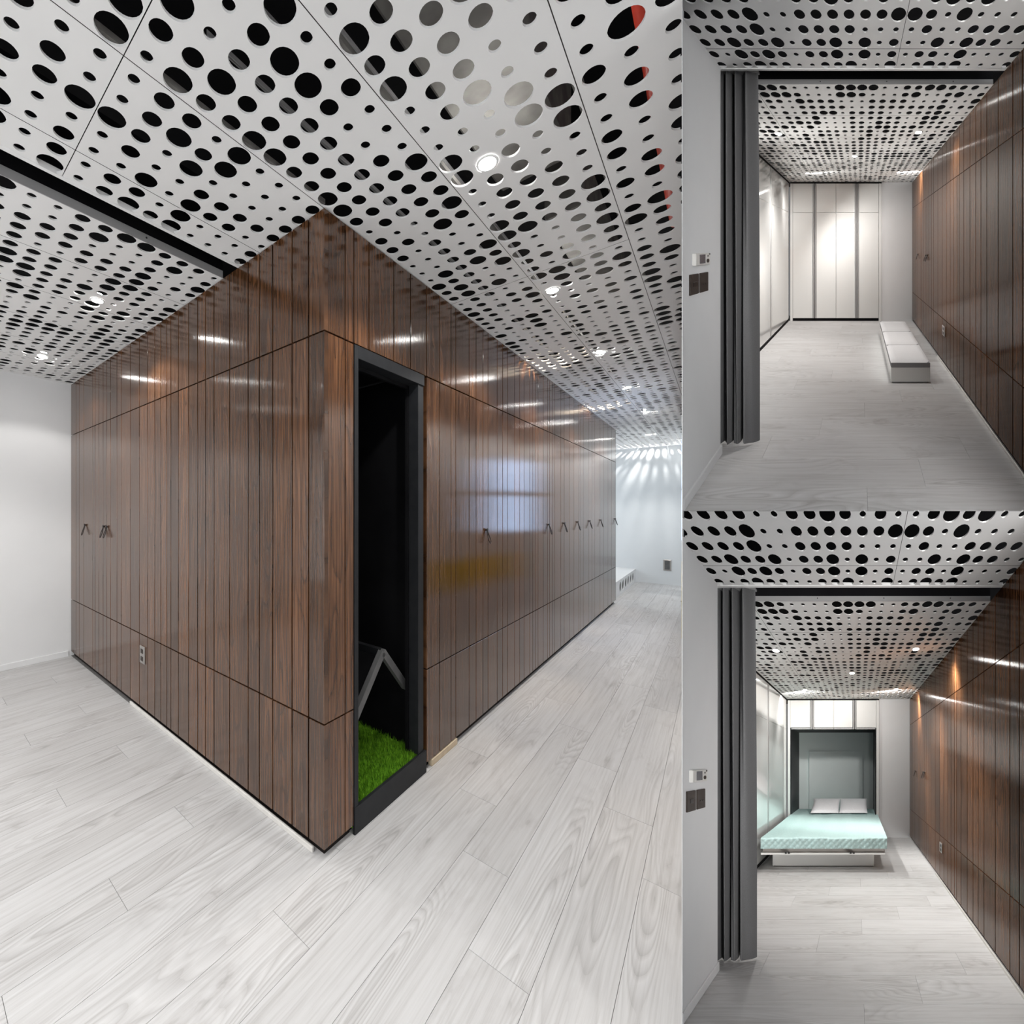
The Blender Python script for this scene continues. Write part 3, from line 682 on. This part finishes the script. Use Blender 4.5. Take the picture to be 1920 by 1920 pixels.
def wall_controls(fr, where):
    w0 = -1.808
    t = thing(fr, 'thermostat', (0.35, w0, 1.24), 'white thermostat with grey display on the side wall ' + where, 'thermostat')
    MB(fr).box((0.292, w0, 1.207), (0.408, w0 + 0.022, 1.273)).build('case', PLASTIC, t, bevel=0.003)
    MB(fr).box((0.318, w0 + 0.0205, 1.217), (0.365, w0 + 0.0228, 1.266)).build('display', LCD, t)
    MB(fr).tube([(0.386, w0 + 0.0205, 1.230), (0.386, w0 + 0.024, 1.230)], 0.011, 14).build('button', BRONZE, t)
    MB(fr).box((0.383, w0 + 0.0205, 1.252), (0.391, w0 + 0.023, 1.261)).build('key', INK, t)
    MB(fr).box((0.398, w0 + 0.0205, 1.262), (0.407, w0 + 0.023, 1.272)).build('sensor', INK, t)
    for i, (a0, a1) in enumerate(((0.268, 0.331), (0.346, 0.410))):
        s = thing(fr, 'switch_plate', ((a0 + a1) / 2, w0, 1.11), ('first bronze plate under the thermostat, with one rocker, ' if i == 0 else 'second bronze plate under the thermostat, with socket holes, ') + where, 'switch')
        MB(fr).box((a0, w0, 1.056), (a1, w0 + 0.010, 1.164)).build('plate', BRONZE, s, bevel=0.002)
        m = (a0 + a1) / 2
        if i == 0: MB(fr).box((m - 0.012, w0 + 0.009, 1.098), (m + 0.012, w0 + 0.0125, 1.122)).build('rocker', INK, s, bevel=0.001)
        else:
            for d in (-0.010, 0.010): MB(fr).tube([(m + d, w0 + 0.009, 1.10), (m + d, w0 + 0.0125, 1.10)], 0.004, 8).build('pin_hole', INK, s)
def uu(px, d, vx): return (px - vx) / F * d
def wardrobes(fr, which, where):
    w0 = -2.161; zj = 1.906
    t = thing(fr, 'wardrobe', (2.2, w0, 0), 'gloss white built-in wardrobe along the side wall ' + where, 'wardrobe')
    MB(fr).box((1.16, w0 - 0.035, 0.0), (3.20, w0 - 0.015, 2.43)).build('carcass', WHITE, t)
    MB(fr).box((1.16, w0 - 0.02, 0.0), (3.19, w0 - 0.006, 0.05)).build('plinth', BLACK, t)
    MB(fr).box((1.16, w0 - 0.02, 2.415), (3.19, w0 - 0.004, 2.437)).build('shadow_gap', BLACK, t)
    for a0, a1 in ((1.16, 1.74), (1.743, 2.315), (2.345, 3.185)):
        for z0, z1 in ((0.052, zj - 0.002), (zj + 0.002, 2.413)):
            MB(fr).box((a0, w0 - 0.015, z0), (a1, w0, z1)).build('door', GLOSSW, t, bevel=0.001)
    MB(fr).box((2.317, w0 - 0.015, 0.052), (2.343, w0 + 0.006, 2.413)).build('handle_profile', ALU, t, bevel=0.002)
    # wardrobe on the end wall
    A = 3.195; vx = 1611; D = 1.6535 + 1.75 * A; uw = 0.932
    X = lambda px: uu(px, D, vx) - uw
    e = thing(fr, 'wardrobe', (A, X(1570), 0), 'gloss white wardrobe across the end wall %s' % ('with full-height doors and grey handle profiles' if which == 'upper' else 'above and around the fold-down bed niche'), 'wardrobe')
    bl, br = X(1481.6), X(1653)
    MB(fr).box((A + 0.006, bl, 2.415), (A + 0.05, br, 2.437)).build('shadow_gap', BLACK, e)
    cols = [(X(1486.6), X(1524)), (X(1531), X(1567.3)), (X(1567.8), X(1603)), (X(1610.5), X(1647.3))]
    lo = 0.052 if which == 'upper' else None
    rows = ([(0.052, zj - 0.002)] if which == 'upper' else []) + [(zj + 0.002, 2.413)]
    for b0, b1 in cols:
        for z0, z1 in rows: MB(fr).box((A, b0, z0), (A + 0.018, b1, z1)).build('door', GLOSSW, e, bevel=0.001)
    pz = 0.052 if which == 'upper' else zj
    for b0, b1 in ((X(1524.3), X(1527.2)), (X(1528.2), X(1530.8)), (X(1603.3), X(1606.4)), (X(1607.4), X(1610.2))):
        MB(fr).box((A - 0.006, b0, pz), (A + 0.018, b1, 2.413)).build('handle_profile', ALU, e, bevel=0.001)
    for b0, b1 in ((bl, X(1486.2)), (X(1647.8), br)):
        MB(fr).box((A, b0, 0.0), (A + 0.05, b1, 2.415)).build('end_panel', GLOSSW, e, bevel=0.001)
    if which == 'upper':
        MB(fr).box((A + 0.006, X(1486.6), 0.0), (A + 0.03, X(1647.3), 0.05)).build('plinth', BLACK, e)
        MB(fr).box((A + 0.02, bl, 0.0), (A + 0.06, br, 2.415)).build('carcass', WHITE, e)
    else:
        b0, b1 = X(1486.6), X(1647.3); a1 = 3.76; z1 = zj + 0.015
        n = MB(fr); n.box((A, b0, 0), (a1, b0 + 0.014, z1)); n.box((A, b1 - 0.014, 0), (a1, b1, z1)); n.box((A, b0, z1), (a1, b1, z1 + 0.014))
        n.build('niche_lining', GUN, e)
        MB(fr).box((a1, b0, 0), (a1 + 0.02, b1, z1 + 0.014)).build('niche_back', PALE, e)
        MB(fr).box((A + 0.02, bl, z1 + 0.014), (A + 0.06, br, 2.415)).build('carcass', WHITE, e)
        MB(fr).box((a1 - 0.02, b0 + 0.22, 0.3), (a1 - 0.001, b1 - 0.22, 1.55)).build('back_panel', PALE, e, bevel=0.002)
    return X
def wood_wall(fr, label, where, amin):
    r = thing(fr, 'plank_wall', (1.8, 0, 0), label, 'plank wall')
    left_face(fr, r, GA, amin, WOOD2)
    MB(fr).box((amin, T + 0.002, 0.0), (3.214, 0.06, 2.44)).build('carcass', BACK, r)
    kick_left(fr, r, amin)
    for a in (2.80, 2.355, 2.285): strap_handle(fr, r, (a, 0.0, 1.185), (0, -1), (1, 0))
    socket(fr, (1.65, 0.0, 0.382), 'steel double socket plate low on the plank wall ' + where)
def room_shell(fr, which, a_front):
    where = 'in the room with the grey bench' if which == 'upper' else 'in the room with the mint bed'
    room_floor(fr, a_front)
    c = shell(fr, 'ceiling', (1.5, -0.9, Z))
    no = lambda a, b: b < -1.83 and a < 0.56
    uw, k = (0.932, 331.2 / F) if which == 'upper' else (0.927, 327.2 / F)
    cf = lambda p: p[1] + uw + k * (1.6535 + 1.75 * p[0])
    a_c = 0.113 if which == 'lower' else 0.0
    for (s, rows, e) in ((0.0065, [0, 1, 2, 3, 4], 0.405), (0.405, [5, 6], 0.5665)):
        nr = len(rows)
        for (j0, j1) in ((-22, -9), (-8, 0)):
            panel(fr, c, s, (e - s) / nr, rows, (j0, j1), 'front', bj, no, 16, 0.03 if j1 == 0 else bj(j1) + PITCH / 2, bj(j0) - PITCH / 2, e, (cf, lambda p: p[0] - a_c))
    left_bays(fr, c, (-26, -21), (-20, 0), 12)
    slot(fr, 'ceiling_slot', -1.85, 0.0, 'black curtain-track slot across the ceiling ' + where)
    pl = clip([(0.62, -3.2), (5.7, -3.2), (5.7, 1.2), (0.62, 1.2)], lambda p: cf(p) - 0.01)
    ms = MB(fr); ms.prism(pl, 2.98, 3.02); ms.build('ceiling_slab', BLACK)['kind'] = 'structure'
    MB(fr).prism(clip([(a_front, -1.822), (0.545, -1.822), (0.545, -1.808), (a_front, -1.808)], cf), 0.0, 2.44).build('wall_side', WHITE)['kind'] = 'structure'
    MB(fr).box((0.548, -1.94, 0.0), (1.14, -1.92, 2.44)).build('wall_return', WHITE)['kind'] = 'structure'
    MB(fr).box((a_front, -1.809, 0.0), (0.545, -1.796, 0.055)).build('baseboard_side', WHITE, bevel=0.002)['kind'] = 'structure'
    X = lambda px: uu(px, 1.6535 + 1.75 * 3.218, 1611) - 0.932
    MB(fr).box((3.218, X(1653.2), 0.0), (3.26, 0.03, 2.44)).build('wall_far', WHITE)['kind'] = 'structure'
    curtain(fr, 'dark grey floor-length curtain gathered at the side wall ' + where)
    wall_controls(fr, where)
    wood_wall(fr, 'glossy brown plank wall with leather loop handles running along the side ' + where, where, 0.0)
    LX = [(1.42, -1.74, 'near left', 0.8, 1.1), (1.39, -0.345, 'near right', 1.0, 1.1), (2.01, -0.99, 'middle', 1.2, 1.7), (2.70, -1.73, 'far left', 0.5, 1.5), (2.65, -0.33, 'far right', 1.2, 1.7)]
    for a, b, l, ku, kl in LX:
        far = l.startswith('far')
        if which == 'upper': size, aim = (160, (0.7, 0.3, -0.65)) if far else (168, (0, 0.538, -0.843))
        else: size, aim = (158, (0.35, 0.0, -0.93)) if far else (155, (0, -0.225, -0.974))
        downlight(fr, a, b, '%s downlight of the five in the ceiling %s' % (l, where), ROOM_W * (ku if which == 'upper' else kl), r=0.03,
                  size=size, rot=Vector(aim).to_track_quat('-Z', 'Y').to_euler())
def bench(fr):
    a0, a1 = 1.318, 2.558; b0, b1 = 0.304 - 0.932, 0.680 - 0.932
    t = thing(fr, 'bench', ((a0 + a1) / 2, (b0 + b1) / 2, 0), 'long low white bench base under three grey cushions, beside the plank wall', 'bench')
    MB(fr).box((a0, b0, 0.010), (a1, b1, 0.148)).build('base', GLOSSW, t, bevel=0.002)
    MB(fr).box((a0 + 0.01, b0 + 0.012, 0.0), (a1 - 0.01, b1 - 0.012, 0.010)).build('plinth', BLACK, t)
    for i in range(3):
        s, e = a0 - 0.004 + i * (a1 - a0 + 0.004) / 3, a0 - 0.004 + (i + 1) * (a1 - a0 + 0.004) / 3
        c = thing(fr, 'bench_cushion', ((s + e) / 2, (b0 + b1) / 2, 0.148), ['grey bench cushion at the near end of the bench', 'middle grey cushion on the bench', 'grey bench cushion at the far end of the bench'][i], 'cushion', 'cushions on the bench')
        m = MB(fr); P = []; n = 12
        for iu in range(n + 1):
            row = []
            for iv in range(n + 1):
                u, v = iu / n, iv / n
                edge = min(u, 1 - u, v, 1 - v); dz = 0.0 if edge > 0.09 else -0.012 * (1 - edge / 0.09) ** 2
                row.append((s + 0.002 + (e - s - 0.004) * u, b0 + (b1 - b0) * v, 0.206 + dz + 0.004 * math.sin(math.pi * u) * math.sin(math.pi * v)))
            P.append(row)
        m.grid(P); m.build('cover', CUSH, c, smooth=True)
        MB(fr).box((s + 0.002, b0, 0.1485), (e - 0.002, b1, 0.195)).build('side_band', CUSHD, c, bevel=0.004)
def bed(fr):
    uw = 0.927; b0, b1 = -1.165 - uw, 0.362 - uw; A = lambda d: (d - 1.6535) / 1.75
    a0, a1 = A(5.0), A(8.15)
    t = thing(fr, 'fold_down_bed', ((a0 + a1) / 2, (b0 + b1) / 2, 0), 'fold-down bed with white panel front, lowered from the end-wall niche', 'bed')
    MB(fr).box((a0, b0, 0.200), (a1, b1 - 0.02, 0.225)).build('front_panel', GLOSSW, t, bevel=0.002)
    MB(fr).box((a0 + 0.01, b0 + 0.02, 0.225), (a1, b1 - 0.035, 0.275)).build('frame', STEEL, t, bevel=0.003)
    MB(fr).box((A(5.235), -1.07 - uw, 0.008), (A(6.4), 0.216 - uw, 0.200)).build('support_box', GLOSSW, t, bevel=0.002)
    MB(fr).box((A(5.25), -1.06 - uw, 0.0), (A(6.4), 0.206 - uw, 0.008)).build('plinth', BLACK, t)
    for px in (1476.5, 1598):
        b = uu(px, 5.0, 1607) - uw
        MB(fr).box((a0 - 0.006, b - 0.03, 0.214), (a0 + 0.004, b - 0.008, 0.236)).box((a0 - 0.006, b + 0.008, 0.214), (a0 + 0.004, b + 0.03, 0.236)).build('latch', INK, t)
    MB(fr).box((a0 + 0.012, b0 + 0.015, 0.277), (a1, b1 - 0.01, 0.385)).build('mattress', LINEN, t, bevel=0.02)
    # quilt: top sheet and front drop with raised diamond stitching
    q = MB(fr); nb, na = 150, 70; drop = 16; P = []
    for i in range(nb + 1):
        b = b0 + (b1 - b0) * i / nb; row = []
        for j in range(drop + na + 1):
            if j < drop: s = (j - drop) / drop * 0.128; a = a0 - 0.002; z = 0.404 + s; along = s
            else: u = (j - drop) / na; a = a0 + 0.004 + (a1 - a0 - 0.004) * u; z = 0.406; along = (a - a0) * 1.75 * 0.6
            w_ = abs(math.sin(math.pi * (b * 1.0 + along) / 0.075)) * abs(math.sin(math.pi * (b * 1.0 - along) / 0.075))
            d = 0.007 * w_ ** 0.5
            wob = 0.004 * math.sin(7 * b + 3 * a) + 0.003 * math.sin(23 * b + 1.3)
            if j < drop: row.append((a - d - 0.002 * math.sin(30 * b), b, z + wob * (1 + s / 0.128)))
            else: row.append((a, b, z + d * 0.7 + wob))
        P.append(row)
    q.grid(P)
    side = [[(a0 + (a1 - a0) * u / 30, b1 + 0.003 * math.sin(u), 0.405 - 0.118 * v / 5) for v in range(6)] for u in range(31)]
    q.grid(side)
    qo = q.build('quilt', MINT, smooth=True, origin=((a0 + a1) / 2, (b0 + b1) / 2, 0.39), recalc=False)
    tag(qo, 'mint green quilted bedspread with diamond stitching over the bed', 'bedspread')
    for i, (x0, x1) in enumerate(((1520.5, 1573.0), (1573.5, 1626.5))):
        c0, c1 = uu(x0, 7.35, 1607) - uw, uu(x1, 7.35, 1607) - uw
        m = MB(fr); n = 16; top, bot = [], []
        for iu in range(n + 1):
            rt, rb = [], []
            for iv in range(n + 1):
                u, v = 2 * iu / n - 1, 2 * iv / n - 1
                th = 0.050 * ((1 - u * u) * (1 - v * v)) ** 0.42
                k = 1 - 0.05 * (1 - abs(u)) * abs(v) ** 3 - 0.0
                bb = (c0 + c1) / 2 + (c1 - c0) / 2 * u * (1 - 0.045 * (1 - v * v) * abs(u) ** 3)
                # leaning plane: foot on the quilt, head against the niche
                s = (v + 1) / 2; aa = A(7.28) + (A(7.90) - A(7.28)) * s; zz = 0.432 + 0.205 * s * (1 - 0.05 * (1 - u * u))
                rt.append((aa - th * 0.42, bb, zz + th * 0.9)); rb.append((aa + th * 0.2, bb, zz - th * 0.35))
            top.append(rt); bot.append(rb)
        m.grid(top); m.grid([list(reversed(r)) for r in bot])
        o = m.build('pillow', LINEN, smooth=True, origin=(A(7.6), (c0 + c1) / 2, 0.43), recalc=False)
        tag(o, ['white pillow leaning at the bed head, nearer the wardrobe side wall', 'white pillow leaning at the bed head, nearer the plank wall'][i], 'pillow', 'pillows on the bed')

# ------------------------------------------------------------------ build
big_room(); services(); partition_window()
timber_volume(); grass(); pet_house()
room_shell(UP, 'upper', 0.225); wardrobes(UP, 'upper', 'in the room with the grey bench'); bench(UP)
room_shell(LOW, 'lower', 0.238); wardrobes(LOW, 'lower', 'in the room with the mint bed'); bed(LOW)
